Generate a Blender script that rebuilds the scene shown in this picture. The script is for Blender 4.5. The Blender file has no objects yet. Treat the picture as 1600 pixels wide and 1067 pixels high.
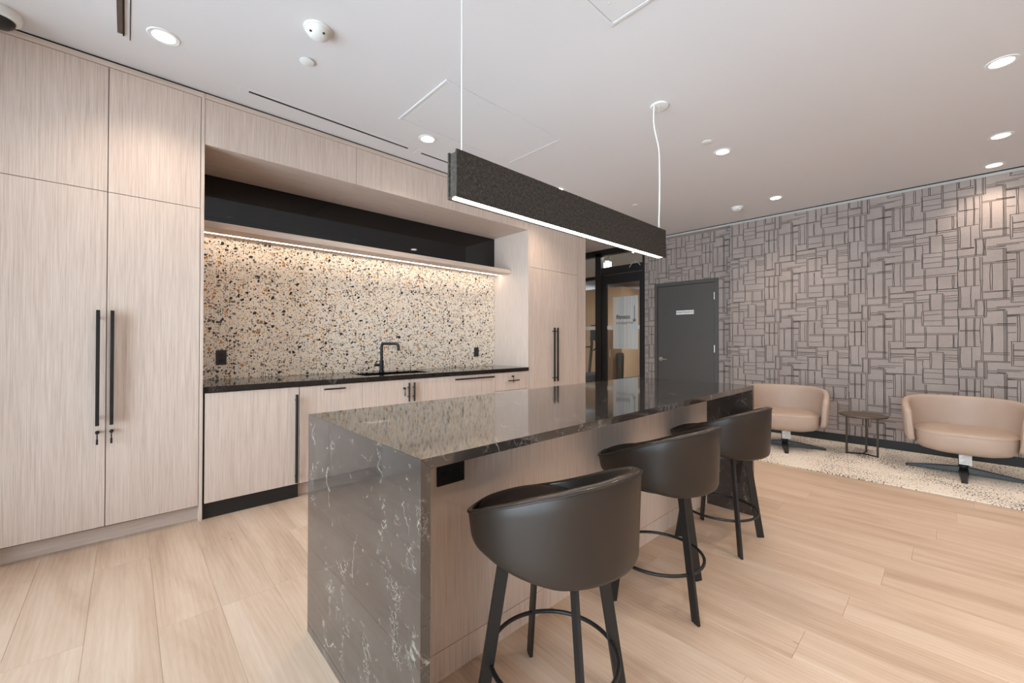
import bpy, bmesh, math, random
from mathutils import Vector, Matrix

random.seed(7)
SC = bpy.context.scene
COL = SC.collection

# ------------------------------------------------------------------ camera
H = 1.23
YAW, PIT, ROL = math.radians(46.80), math.radians(0.4574), math.radians(0.0873)
f0 = Vector((math.cos(YAW), math.sin(YAW), 0)); r0 = Vector((math.sin(YAW), -math.cos(YAW), 0)); u0 = Vector((0, 0, 1))
f2 = f0 * math.cos(PIT) + u0 * math.sin(PIT); u2 = u0 * math.cos(PIT) - f0 * math.sin(PIT)
r3 = r0 * math.cos(ROL) + u2 * math.sin(ROL); u3 = u2 * math.cos(ROL) - r0 * math.sin(ROL)
cam_d = bpy.data.cameras.new('camera')
cam = bpy.data.objects.new('camera', cam_d); COL.objects.link(cam)
m = Matrix((r3, u3, -f2)).transposed().to_4x4(); m.translation = Vector((0, 0, H))
cam.matrix_world = m
cam_d.sensor_width = 36.0; cam_d.lens = 36.0 * 641.52 / 1600.0
cam_d.shift_y = -6.05 / 1600.0
cam_d.clip_start = 0.02; cam_d.clip_end = 200
SC.camera = cam

# ------------------------------------------------------------------ world, view, daylight
SC.view_settings.view_transform = 'Standard'
SC.view_settings.look = 'None'
SC.view_settings.gamma = 1.0
SC.view_settings.use_curve_mapping = False
SC.view_settings.exposure = 0.0
world = bpy.data.worlds.new('sky'); SC.world = world; world.use_nodes = True
bg = world.node_tree.nodes['Background']
bg.inputs[0].default_value = (0.74, 0.86, 1.0, 1); bg.inputs[1].default_value = 12.0

def portal(loc, size, direction):
    d = bpy.data.lights.new('window_portal', 'AREA'); d.shape = 'RECTANGLE'; d.size, d.size_y = size
    d.cycles.is_portal = True
    o = bpy.data.objects.new('window_portal', d); COL.objects.link(o); o.location = loc
    o.rotation_euler = Vector(direction).to_track_quat('-Z', 'Y').to_euler()
XL, YB, XR, XREC, ZC = -1.15, -2.60, 6.345, 6.49, 2.94      # room planes
WL = (-1.45, 3.2, 0.08, 2.70)       # left window: y0,y1,z0,z1
portal((XL - 0.02, (WL[0] + WL[1]) / 2, (WL[2] + WL[3]) / 2), (WL[1] - WL[0], WL[3] - WL[2]), (1, 0, 0))

# ------------------------------------------------------------------ material helpers
MATS = {}
class NT:
    def __init__(s, name):
        s.m = bpy.data.materials.new(name); s.m.use_nodes = True; s.t = s.m.node_tree
        s.b = s.t.nodes['Principled BSDF']; MATS[name] = s.m
    def n(s, typ, **kw):
        nd = s.t.nodes.new(typ)
        for k, v in kw.items():
            if k.startswith('i_'):
                key = k[2:]; key = int(key) if key.isdigit() else key.replace('_', ' ')
                s.put(nd.inputs[key], v)
            else: setattr(nd, k, v)
        return nd
    def put(s, sock, v):
        if isinstance(v, bpy.types.NodeSocket): s.t.links.new(v, sock)
        else: sock.default_value = v
    def math(s, op, a, b=0.0, c=0.0, clamp=False):
        nd = s.t.nodes.new('ShaderNodeMath'); nd.operation = op; nd.use_clamp = clamp
        for i, v in enumerate((a, b, c)): s.put(nd.inputs[i], v)
        return nd.outputs[0]
    def pos(s, scale=(1, 1, 1), rot=(0, 0, 0), obj=False):
        src = s.n('ShaderNodeTexCoord').outputs['Object'] if obj else s.n('ShaderNodeNewGeometry').outputs['Position']
        mp = s.n('ShaderNodeMapping'); s.t.links.new(src, mp.inputs[0])
        mp.inputs['Scale'].default_value = scale; mp.inputs['Rotation'].default_value = rot
        return mp.outputs[0]
    def noise(s, vec, scale=1, detail=4, rough=.5, dist=0):
        nd = s.n('ShaderNodeTexNoise', i_Vector=vec, i_Scale=scale, i_Detail=detail, i_Roughness=rough, i_Distortion=dist)
        return nd.outputs['Fac']
    def ramp(s, fac, stops):
        nd = s.n('ShaderNodeValToRGB'); s.put(nd.inputs[0], fac); e = nd.color_ramp.elements
        while len(e) < len(stops): e.new(0.5)
        for el, (p, c) in zip(e, stops):
            el.position = p; el.color = (*c, 1) if len(c) == 3 else c
        return nd.outputs[0]
    def mix(s, fac, a, b, blend='MIX'):
        nd = s.n('ShaderNodeMix'); nd.data_type = 'RGBA'; nd.blend_type = blend
        s.put(nd.inputs[0], fac)
        for i, v in ((6, a), (7, b)):
            if isinstance(v, tuple): v = (*v, 1) if len(v) == 3 else v
            s.put(nd.inputs[i], v)
        return nd.outputs[2]
    def bump(s, h, strength=.2, dist=.002):
        nd = s.n('ShaderNodeBump', i_Height=h, i_Strength=strength, i_Distance=dist)
        s.t.links.new(nd.outputs[0], s.b.inputs['Normal'])
    def set(s, color=None, rough=None, metal=None, spec=None, **kw):
        if color is not None: s.put(s.b.inputs['Base Color'], (*color, 1) if isinstance(color, tuple) and len(color) == 3 else color)
        if rough is not None: s.put(s.b.inputs['Roughness'], rough)
        if metal is not None: s.put(s.b.inputs['Metallic'], metal)
        if spec is not None: s.put(s.b.inputs['Specular IOR Level'], spec)
        for k, v in kw.items(): s.put(s.b.inputs[k.replace('_', ' ')], v)
        return s.m
def srgb(r, g, b):
    return tuple((c / 255 / 12.92) if c / 255 <= .04045 else ((c / 255 + .055) / 1.055) ** 2.4 for c in (r, g, b))
def plain(name, color, rough=.5, metal=0, spec=.5, speck=0.0, sscale=60):
    t = NT(name)
    if speck:
        n = t.noise(t.pos(), sscale, 3)
        c = t.mix(n, tuple(x * (1 - speck) for x in color), tuple(min(1, x * (1 + speck)) for x in color))
        return t.set(c, rough, metal, spec)
    return t.set(color, rough, metal, spec)
def emit(name, color, strength):
    t = NT(name); t.set((0.8, 0.8, 0.8), .5)
    t.b.inputs['Emission Color'].default_value = (*color, 1); t.b.inputs['Emission Strength'].default_value = strength
    return t.m

def wood(name, fine, broad, lo, hi, tint):
    t = NT(name)
    n1 = t.noise(t.pos(fine), 1, 3, .6); n2 = t.noise(t.pos(broad), 1, 3, .5)
    k = t.math('ADD', t.math('MULTIPLY', n1, .82), t.math('MULTIPLY', n2, .18))
    c = t.ramp(k, [(.26, lo), (.47, tint), (.70, hi)])
    t.bump(n1, .12, .001)
    return t.set(c, .55, spec=.35)
W_LO, W_MD, W_HI = srgb(180, 160, 147), srgb(212, 193, 180), srgb(228, 212, 201)
wood('oak_vertical', (400, 400, 4.5), (60, 60, 1.5), W_LO, W_HI, W_MD)
wood('oak_horizontal', (4.5, 400, 400), (1.5, 60, 60), W_LO, W_HI, W_MD)

def floor_mat():
    t = NT('oak_plank')
    oi = t.n('ShaderNodeObjectInfo').outputs['Random']
    off = t.n('ShaderNodeCombineXYZ', i_X=t.math('MULTIPLY', oi, 31.0), i_Y=t.math('MULTIPLY', oi, 57.0))
    p = t.n('ShaderNodeVectorMath', operation='ADD'); t.put(p.inputs[0], t.pos()); t.put(p.inputs[1], off.outputs[0])
    def mp(sc):
        q = t.n('ShaderNodeMapping'); t.put(q.inputs[0], p.outputs[0]); q.inputs['Scale'].default_value = sc; return q.outputs[0]
    fine = t.noise(mp((190, 7, 1)), 1, 4, .6)
    broad = t.noise(mp((7, .8, 1)), 1, 5, .6, .6)
    rings = t.n('ShaderNodeTexWave', i_Vector=mp((6, .45, 1)), i_Scale=2.2, i_Distortion=9.0, i_Detail=3.0, i_Detail_Scale=1.2)
    k = t.math('ADD', t.math('MULTIPLY', fine, .22), t.math('ADD', t.math('MULTIPLY', broad, .73), t.math('MULTIPLY', rings.outputs['Fac'], .05)))
    c = t.ramp(k, [(.24, srgb(168, 139, 116)), (.48, srgb(203, 176, 153)), (.74, srgb(224, 203, 184))])
    knot = t.n('ShaderNodeTexVoronoi', i_Vector=mp((4.2, 1.3, 1)), i_Scale=1.0)
    kn = t.math('LESS_THAN', knot.outputs['Distance'], .035)
    c = t.mix(t.math('MULTIPLY', kn, .55), c, srgb(150, 120, 92))
    v = t.math('ADD', .955, t.math('MULTIPLY', oi, .07))
    vm = t.n('ShaderNodeCombineXYZ', i_X=v, i_Y=v, i_Z=v)
    c = t.mix(1.0, c, vm.outputs[0], 'MULTIPLY')
    t.bump(fine, .08, .001)
    t.set(c, .36, spec=.45)
floor_mat()

def quartz(name, base, amount, **kw):
    t = NT(name)
    src = t.pos()
    wob = t.n('ShaderNodeTexNoise', i_Vector=src, i_Scale=9.0, i_Detail=5.0, i_Roughness=.65)
    sub = t.n('ShaderNodeVectorMath', operation='SUBTRACT'); t.put(sub.inputs[0], wob.outputs['Color']); sub.inputs[1].default_value = (.5, .5, .5)
    scl = t.n('ShaderNodeVectorMath', operation='SCALE'); t.put(scl.inputs[0], sub.outputs[0]); scl.inputs['Scale'].default_value = .16
    wp = t.n('ShaderNodeVectorMath', operation='ADD'); t.put(wp.inputs[0], src); t.put(wp.inputs[1], scl.outputs[0])
    w = wp.outputs[0]
    def line(v, k): return t.math('SUBTRACT', 1.0, t.math('MULTIPLY', t.math('ABSOLUTE', t.math('SUBTRACT', v, .5)), k), clamp=True)
    def gate(v, lo, k): return t.math('MULTIPLY', t.math('SUBTRACT', v, lo), k, clamp=True)
    def mapped(v, sc, loc, rot):
        q = t.n('ShaderNodeMapping'); t.put(q.inputs[0], v); q.inputs['Scale'].default_value = sc; q.inputs['Location'].default_value = loc; q.inputs['Rotation'].default_value = rot
        return q.outputs[0]
    # long thin cracks
    n1 = t.noise(mapped(w, (1, 1.5, .75), (3.1, .4, 1.7), (.5, .2, .3)), 1.9, 2, .45)
    v1 = t.math('MULTIPLY', line(n1, 230.0), gate(t.noise(mapped(src, (1, 1, 1), (7, 2, 5), (0, 0, 0)), 7.0, 3), .50, 9.0))
    # bands of fine white crackle
    band = line(t.noise(mapped(w, (.9, 1.6, .8), (1.3, 4.2, .9), (.5, .2, .3)), 1.25, 2, .4), 24.0)
    cr = t.n('ShaderNodeTexVoronoi', feature='DISTANCE_TO_EDGE', i_Vector=w, i_Scale=34.0)
    v2 = t.math('MULTIPLY', t.math('SUBTRACT', 1.0, t.math('MULTIPLY', cr.outputs['Distance'], 17.0), clamp=True), t.math('MULTIPLY', band, gate(t.noise(src, 16.0, 3), .42, 5.0)))
    # faint flecks all over
    cf = t.n('ShaderNodeTexVoronoi', feature='DISTANCE_TO_EDGE', i_Vector=w, i_Scale=26.0)
    v3 = t.math('MULTIPLY', t.math('SUBTRACT', 1.0, t.math('MULTIPLY', cf.outputs['Distance'], 16.0), clamp=True), gate(t.noise(src, 30.0, 2), .56, 6.0))
    ve = t.math('ADD', t.math('MULTIPLY', v1, .6), t.math('ADD', t.math('MULTIPLY', v2, .62), t.math('MULTIPLY', v3, .28)), clamp=True)
    ve = t.math('MULTIPLY', ve, amount)
    cl = t.mix(t.noise(src, 4, 4), tuple(c * .8 for c in base), tuple(c * 1.3 for c in base))
    c = t.mix(ve, cl, srgb(214, 204, 190))
    t.set(c, **kw)
quartz('island_quartz', srgb(54, 48, 45), .80, rough=.06, IOR=1.7, Coat_Weight=.3, Coat_Roughness=.03)
quartz('counter_quartz', srgb(26, 24, 23), .22, rough=.07, IOR=1.5)

def terrazzo():
    t = NT('terrazzo')
    base = srgb(226, 214, 200)
    c = t.mix(t.noise(t.pos(), 30, 3), srgb(232, 219, 203), srgb(246, 237, 224))
    sep = None
    for sc, thr, spr in ((118.0, .13, .80), (64.0, .10, .62), (35.0, .14, .95)):
        src = t.n('ShaderNodeNewGeometry').outputs['Position']
        sx = t.n('ShaderNodeSeparateXYZ', i_Vector=src)
        wob = t.noise(src, sc * .9, 1)
        v = t.n('ShaderNodeCombineXYZ', i_X=sx.outputs[0], i_Y=sx.outputs[2])
        edge = t.n('ShaderNodeTexVoronoi', voronoi_dimensions='2D', feature='DISTANCE_TO_EDGE', i_Vector=v.outputs[0], i_Scale=sc)
        cell = t.n('ShaderNodeTexVoronoi', voronoi_dimensions='2D', feature='F1', i_Vector=v.outputs[0], i_Scale=sc)
        cs = t.n('ShaderNodeSeparateColor', i_Color=cell.outputs['Color'])
        th = t.math('ADD', thr, t.math('MULTIPLY', cs.outputs[0], spr))
        chip = t.math('GREATER_THAN', t.math('ADD', edge.outputs['Distance'], t.math('MULTIPLY', t.math('SUBTRACT', wob, .5), .16)), th)
        rr = t.ramp(cs.outputs[1], [(0, srgb(28, 30, 34)), (.34, srgb(66, 66, 66)), (.48, srgb(112, 104, 98)), (.58, srgb(190, 128, 52)), (.74, srgb(158, 112, 62)), (.84, srgb(236, 190, 110)), (.92, srgb(120, 112, 108))])
        for nd in t.t.nodes:
            if nd.type == 'VALTORGB': nd.color_ramp.interpolation = 'CONSTANT'
        c = t.mix(chip, c, rr)
    t.set(c, .18, spec=.5)
terrazzo()

def wallpaper():
    t = NT('wallpaper')
    n = t.noise(t.pos((1, 1, 1)), 160, 3, .7); b = t.noise(t.pos((1, 1, 1)), 5, 3)
    hz = t.noise(t.pos((1, 40, 260)), 1, 2)
    k = t.math('ADD', t.math('MULTIPLY', n, .5), t.math('ADD', t.math('MULTIPLY', b, .3), t.math('MULTIPLY', hz, .2)))
    c = t.ramp(k, [(.3, srgb(144, 131, 125)), (.5, srgb(162, 149, 143)), (.7, srgb(178, 165, 158))])
    t.bump(n, .15, .001)
    t.set(c, .62, spec=.3)
wallpaper()
plain('wallpaper_ink', srgb(82, 72, 67), .6, 0, .3)

def felt(name, lo, hi):
    t = NT(name)
    n = t.noise(t.pos((1, 1, .35)), 260, 3, .7); b = t.noise(t.pos(), 60, 3)
    c = t.ramp(t.math('ADD', t.math('MULTIPLY', n, .7), t.math('MULTIPLY', b, .3)), [(.36, lo), (.52, tuple((a + b2) / 2 * .8 for a, b2 in zip(lo, hi))), (.70, hi)])
    t.bump(n, .4, .002); t.set(c, .95, spec=.1)
felt('felt_charcoal', srgb(46, 41, 38), srgb(98, 90, 83))

def leather(name, col, rough, scale=260):
    t = NT(name)
    v = t.n('ShaderNodeTexVoronoi', i_Vector=t.pos(obj=True), i_Scale=scale)
    c = t.mix(t.noise(t.pos(obj=True), 6, 3), tuple(x * .92 for x in col), tuple(x * 1.08 for x in col))
    t.bump(v.outputs['Distance'], .06, .001); t.set(c, rough, spec=.36)
leather('stool_leather', srgb(44, 35, 29), .40)
leather('stool_rim_highlight', srgb(66, 54, 46), .20)  # rim copy of the shell leather, lightened to put its highlight into the colour
leather('stool_seat_leather', srgb(44, 35, 30), .5)
leather('chair_leather', srgb(184, 162, 147), .50)

def rug():
    t = NT('rug_weave')
    a = t.noise(t.pos((34, 80, 1)), 1, 4, .7); b = t.noise(t.pos((2.2, 2.2, 1)), 1, 4, .65); w = t.noise(t.pos((150, 60, 1)), 1, 2)
    k = t.math('ADD', t.math('MULTIPLY', a, .72), t.math('MULTIPLY', b, .28))
    c = t.ramp(k, [(.0, srgb(228, 217, 204)), (.530, srgb(238, 228, 216)), (.560, srgb(138, 127, 117)), (.62, srgb(74, 70, 66))])
    t.bump(w, .6, .004); t.set(c, .95, spec=.1)
rug()
plain('ceiling_paint', srgb(224, 221, 222), .75, 0, .3)
plain('wall_paint', srgb(228, 225, 220), .7, 0, .3)
plain('white_plastic', srgb(236, 236, 234), .4)
plain('grey_trim', srgb(206, 204, 202), .5)
plain('matte_black', srgb(24, 24, 25), .42)
plain('black_base', srgb(30, 29, 29), .5)
plain('shadow_gap', srgb(18, 17, 17), .8)
plain('dark_plastic', srgb(34, 33, 34), .3)
plain('black_glass', srgb(12, 12, 13), .03, 0, .55)
plain('door_grey', srgb(84, 81, 78), .48, 0, .4, .04, 4)
plain('steel', srgb(226, 222, 216), .34, 1.0)
plain('reveal_trim', srgb(182, 180, 178), .6)
plain('subfloor', srgb(150, 122, 100), .7)
plain('opposite_wall', srgb(222, 216, 210), .7)
plain('bronze', srgb(70, 58, 50), .4, .6)
plain('bronze_top', srgb(104, 90, 79), .45, .3, .5, .08, 20)
plain('storefront_black', srgb(40, 41, 43), .38, .2)
plain('paper_white', srgb(240, 240, 238), .7)
plain('ink_black', srgb(22, 22, 22), .6)
plain('ink_grey', srgb(136, 128, 124), .6)
plain('key_steel', srgb(90, 84, 76), .3, .9)
plain('gym_beige', srgb(204, 176, 150), .7, 0, .3)
plain('gym_brown', srgb(112, 88, 70), .5, 0, .4, .1, 6)
plain('gym_floor', srgb(84, 86, 88), .5, 0, .4, .15, 30)
plain('machine_blue_grey', srgb(58, 70, 80), .35, .2)
emit('led_warm', (1.0, .86, .70), 40.0)
emit('fill_panel', (1.0, .95, .88), 42.0)  # glow of the fill panels added in the fitness room
emit('pendant_diffuser', (1.0, .90, .78), 18.0)
emit('downlight_lens', (1.0, .93, .84), 20.0)
emit('exit_face', (1.0, 1.0, 1.0), 3.0)

def glass():
    t = NT('clear_glass'); nt = t.t; nt.nodes.remove(t.b)
    fr = t.n('ShaderNodeFresnel', i_IOR=1.5); tr = t.n('ShaderNodeBsdfTransparent', i_Color=(.93, .96, .95, 1)); gl = t.n('ShaderNodeBsdfGlossy', i_Roughness=0.01)
    mx = t.n('ShaderNodeMixShader'); t.put(mx.inputs[0], fr.outputs[0]); t.put(mx.inputs[1], tr.outputs[0]); t.put(mx.inputs[2], gl.outputs[0])
    nt.links.new(mx.outputs[0], nt.nodes['Material Output'].inputs[0])
    t = NT('frosted_film'); nt = t.t; nt.nodes.remove(t.b)
    st = t.noise(t.pos((1, 22, .6)), 1, 3)
    col = t.ramp(st, [(.3, srgb(222, 233, 240)), (.6, srgb(252, 252, 250))])
    tr = t.n('ShaderNodeBsdfTransparent', i_Color=(.95, .97, 1, 1)); df = t.n('ShaderNodeBsdfDiffuse', i_Color=col); tl = t.n('ShaderNodeBsdfTranslucent', i_Color=col)
    a = t.n('ShaderNodeMixShader'); a.inputs[0].default_value = .5; t.put(a.inputs[1], df.outputs[0]); t.put(a.inputs[2], tl.outputs[0])
    b = t.n('ShaderNodeMixShader'); b.inputs[0].default_value = .80; t.put(b.inputs[1], tr.outputs[0]); t.put(b.inputs[2], a.outputs[0])
    nt.links.new(b.outputs[0], nt.nodes['Material Output'].inputs[0])
glass()

# ------------------------------------------------------------------ mesh helpers
ORG = {}
def new_bm(): return bmesh.new()
def add_box(bm, x0, x1, y0, y1, z0, z1, bev=0.0, seg=1):
    b2 = bmesh.new(); bmesh.ops.create_cube(b2, size=1)
    for v in b2.verts:
        v.co = Vector((x0 + (v.co.x + .5) * (x1 - x0), y0 + (v.co.y + .5) * (y1 - y0), z0 + (v.co.z + .5) * (z1 - z0)))
    if bev: bmesh.ops.bevel(b2, geom=b2.edges[:], offset=bev, segments=seg, affect='EDGES', profile=.5)
    merge(bm, b2); return bm
def merge(bm, b2):
    mp = {v: bm.verts.new(v.co) for v in b2.verts}
    for f in b2.faces:
        try: bm.faces.new([mp[v] for v in f.verts])
        except ValueError: pass
    b2.free()
def box(*a, **k): return add_box(bmesh.new(), *a, **k)
def add_tube(bm, pts, rad, n=10, closed=False, cap=True):
    pts = [Vector(p) for p in pts]; N = len(pts); rings = []
    prev = None
    for i, p in enumerate(pts):
        a = pts[(i - 1) % N] if (closed or i > 0) else p
        b = pts[(i + 1) % N] if (closed or i < N - 1) else p
        t = (b - a).normalized()
        if prev is None: s = t.orthogonal().normalized()
        else:
            s = prev - t * prev.dot(t)
            s = s.normalized() if s.length > 1e-6 else t.orthogonal().normalized()
        prev = s; q = t.cross(s); r = rad[i] if isinstance(rad, (list, tuple)) else rad
        rings.append([bm.verts.new(p + (s * math.cos(2 * math.pi * k / n) + q * math.sin(2 * math.pi * k / n)) * r) for k in range(n)])
    for i in range(N if closed else N - 1):
        A, B2 = rings[i], rings[(i + 1) % N]
        for k in range(n): bm.faces.new((A[k], A[(k + 1) % n], B2[(k + 1) % n], B2[k]))
    if not closed and cap: bm.faces.new(rings[0][::-1]); bm.faces.new(rings[-1])
    return bm
def add_lathe(bm, prof, c=(0, 0, 0), n=32):
    c = Vector(c); rings = []
    for r, z in prof:
        if r < 1e-6: rings.append([bm.verts.new(c + Vector((0, 0, z)))])
        else: rings.append([bm.verts.new(c + Vector((r * math.cos(2 * math.pi * k / n), r * math.sin(2 * math.pi * k / n), z))) for k in range(n)])
    for A, B2 in zip(rings, rings[1:]):
        for k in range(n):
            k2 = (k + 1) % n
            if len(A) == 1 and len(B2) == 1: break
            if len(A) == 1: bm.faces.new((A[0], B2[k2], B2[k]))
            elif len(B2) == 1: bm.faces.new((A[k], A[k2], B2[0]))
            else: bm.faces.new((A[k], A[k2], B2[k2], B2[k]))
    return bm
def add_grid(bm, rows, closed_u=False):
    vs = [[bm.verts.new(p) for p in r] for r in rows]
    for A, B2 in zip(vs, vs[1:]):
        n = len(A)
        for k in range(n if closed_u else n - 1):
            bm.faces.new((A[k], A[(k + 1) % n], B2[(k + 1) % n], B2[k]))
    return vs
def _finish(name, bm, mat, smooth, origin):
    bmesh.ops.recalc_face_normals(bm, faces=bm.faces[:])
    me = bpy.data.meshes.new(name)
    if origin.length: bmesh.ops.translate(bm, verts=bm.verts[:], vec=-origin)
    bm.to_mesh(me); bm.free()
    for mm in (mat if isinstance(mat, (list, tuple)) else [mat]): me.materials.append(MATS[mm])
    if smooth:
        for p in me.polygons: p.use_smooth = True
        me.set_sharp_from_angle(angle=math.radians(smooth if smooth is not True else 40))
    return me
def obj(name, bm, mat, parent=None, smooth=False):
    if parent is None:
        xs = [v.co for v in bm.verts]
        o0 = Vector(((min(v.x for v in xs) + max(v.x for v in xs)) / 2, (min(v.y for v in xs) + max(v.y for v in xs)) / 2, min(v.z for v in xs)))
    else: o0 = ORG[parent]
    o = bpy.data.objects.new(name, _finish(name, bm, mat, smooth, o0)); COL.objects.link(o)
    ORG[o] = o0
    if parent is None: o.location = o0
    else: o.parent = parent
    return o
def tag(o, label=None, cat=None, group=None, kind=None):
    if label: o['label'] = label
    if cat: o['category'] = cat
    if group: o['group'] = group
    if kind: o['kind'] = kind
    return o
def thing(name, label, cat, loc=(0, 0, 0), rotz=0.0, group=None, local=False, kind=None):
    o = bpy.data.objects.new(name, None); COL.objects.link(o)
    o.location = loc; o.rotation_euler = (0, 0, rotz); o.empty_display_size = .1
    ORG[o] = Vector((0, 0, 0)) if local else Vector(loc)
    return tag(o, label, cat, group, kind)
def struct(name, bm, mat, label, cat='room', parent=None, smooth=False):
    o = obj(name, bm, mat, parent, smooth)
    if parent is None: tag(o, label, cat, kind='structure')
    return o
def text_bm(body, size, place, depth=.0006, bold=0.0):
    cu = bpy.data.curves.new('lettering', 'FONT'); cu.body = body; cu.size = size; cu.extrude = depth; cu.offset = bold; cu.align_x = 'CENTER'; cu.align_y = 'CENTER'
    ob = bpy.data.objects.new('lettering', cu); COL.objects.link(ob)
    dg = bpy.context.evaluated_depsgraph_get(); dg.update()
    me = bpy.data.meshes.new_from_object(ob.evaluated_get(dg))
    bm = bmesh.new(); bm.from_mesh(me)
    for v in bm.verts: v.co = Vector(place(v.co.x, v.co.y, v.co.z))
    bpy.data.objects.remove(ob); bpy.data.meshes.remove(me); bpy.data.curves.remove(cu)
    return bm

# ------------------------------------------------------------------ room shell
YF, YBK = 3.494, 4.125            # cabinet front plane, backsplash plane
XW = 4.713                        # end of the cabinet wall, corridor beyond
floor = struct('floor', box(XL - .1, XREC + .1, YB - .1, 7.1, -.10, -.008), 'subfloor', 'pale oak plank floor running under the island and bar stools', 'floor')
PW, PX0, PL = .223, .105, 1.52
def planks():
    k0 = int(math.floor((XL - PX0) / PW)); k = k0; g = .0003
    while PX0 + k * PW < XREC:
        x0, x1 = max(XL, PX0 + k * PW), min(XREC, PX0 + (k + 1) * PW)
        yend = 7.0 if x1 > XW else 3.6
        y = 2.31 - ((k * .53) % 1.0) * PL
        if k == 1: y = 2.31
        if k == 2: y = 2.31 + .02
        while y > YB: y -= PL
        while y < yend:
            a, b = max(YB, y), min(yend, y + PL)
            if b - a > .02:
                obj('plank', box(x0 + g, x1 - g, a + g, b - g, -.008, 0, bev=.0008), 'oak_plank', floor)
            y += PL
        k += 1
planks()
struct('ceiling', box(XL - .1, XREC + .1, YB - .1, 7.1, ZC, ZC + .1), 'ceiling_paint', 'smooth white painted ceiling with recessed lights', 'ceiling')

# cabinet wall
struct('wall_back', box(XL - .1, XW, YBK + .006, YBK + .12, 0, ZC), 'wall_paint', 'white wall behind the kitchen cabinets', 'wall')
struct('wall_corner', box(XL, -.545, YF, YBK + .006, 0, ZC), 'wall_paint', 'white wall return left of the tall cabinets', 'wall')
struct('wall_passage', box(4.53, XW, YF + .012, 7.0, 0, ZC), 'oak_vertical', 'wood clad wall end beside the passage', 'wall')
struct('wall_far', box(XW, XREC + .1, 7.0, 7.1, 0, ZC), 'wall_paint', 'white wall closing the passage', 'wall')

# window walls behind and left of the viewpoint
def ring(x, lo, hi, zlo, zhi, a0, a1, axis, th):
    bm = bmesh.new()
    def b(p0, p1, z0, z1):
        if axis == 'x': add_box(bm, x - th, x, p0, p1, z0, z1)
        else: add_box(bm, p0, p1, x - th, x, z0, z1)
    b(a0, lo, 0, ZC); b(hi, a1, 0, ZC); b(lo, hi, 0, zlo); b(lo, hi, zhi, ZC)
    return bm
struct('wall_left', ring(XL, WL[0], WL[1], WL[2], WL[3], YB - .1, YBK, 'x', .1), 'wall_paint', 'white wall with a wide window on the left', 'wall')
struct('wall_front', box(XL, XREC + .1, YB - .1, YB, 0, ZC), 'opposite_wall', 'plain pale wall opposite the cabinets', 'wall')
def window(name, axis, plane, a0, a1, z0, z1, n, label):
    t = thing(name, label, 'window', ((plane, (a0 + a1) / 2, z0) if axis == 'x' else ((a0 + a1) / 2, plane, z0)), kind='structure')
    def b(p0, p1, q0, q1, d0, d1):
        return box(plane + d0, plane + d1, p0, p1, q0, q1) if axis == 'x' else box(p0, p1, plane + d0, plane + d1, q0, q1)
    w = (a1 - a0) / n
    for i in range(n + 1):
        c = a0 + i * w
        obj('mullion', b(max(a0, c - .025), min(a1, c + .025), z0 + .05, z1 - .05, -.08, -.02), 'storefront_black', t)
    obj('window_frame', b(a0, a1, z0, z0 + .05, -.08, -.02), 'storefront_black', t); obj('window_frame', b(a0, a1, z1 - .05, z1, -.08, -.02), 'storefront_black', t)
    for i in range(n):
        c = a0 + i * w
        obj('pane', b(c + .026, c + w - .026, z0 + .051, z1 - .051, -.053, -.047), 'clear_glass', t)
window('window_1', 'x', XL, WL[0], WL[1], WL[2], WL[3], 3, 'wide black framed window left of the tall cabinets')

# patterned wall: plain paper with the printed outline pattern on it
WV= [(0.0, -0.239, 0.0), (0.012, -0.23, -0.02), (0.124, -0.697, -0.365), (0.136, -0.697, -0.366), (0.124, -0.365, -0.195), (0.136, -0.356, -0.214),
    (0.212, -0.195, -0.072), (0.224, -0.196, -0.073), (0.214, -0.359, -0.214), (0.225, -0.36, -0.214), (0.272, -0.456, -0.298), (0.281, -0.456,
    -0.299), (0.278, -0.298, -0.204), (0.197, -0.536, -0.386), (0.205, -0.537, -0.386), (0.331, -0.296, -0.113), (0.34, -0.297, -0.122), (0.427,
    -0.455, -0.115), (0.437, -0.455, -0.129), (0.538, -0.284, 0.016), (0.536, -0.683, -0.284), (0.547, -0.285, -0.055), (0.544, -0.506, -0.38),
    (0.556, -0.276, -0.055), (0.631, -0.28, -0.062), (0.695, -0.194, 0.001), (0.709, -0.195, -0.0), (0.693, -0.639, -0.389), (0.708, -0.639, -0.39),
    (0.66, -0.371, -0.2), (0.668, -0.371, -0.209), (0.721, -0.382, -0.208), (0.733, -0.382, -0.209), (0.713, -0.373, -0.212), (0.59, -0.679, -0.386),
    (0.598, -0.678, -0.386), (0.649, -0.678, -0.388), (0.657, -0.678, -0.388), (0.762, -0.736, -0.467), (0.772, -0.735, -0.467), (0.846, -0.825,
    -0.32), (0.856, -0.825, -0.324), (0.865, -0.825, -0.321), (0.038, -0.633, -0.381), (0.052, -0.633, -0.381), (0.102, -0.632, -0.383), (0.29,
    -0.699, -0.47), (0.301, -0.699, -0.47), (0.383, -0.734, -0.561), (0.392, -0.725, -0.561), (0.501, -0.697, -0.553), (0.51, -0.697, -0.553)]
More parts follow.
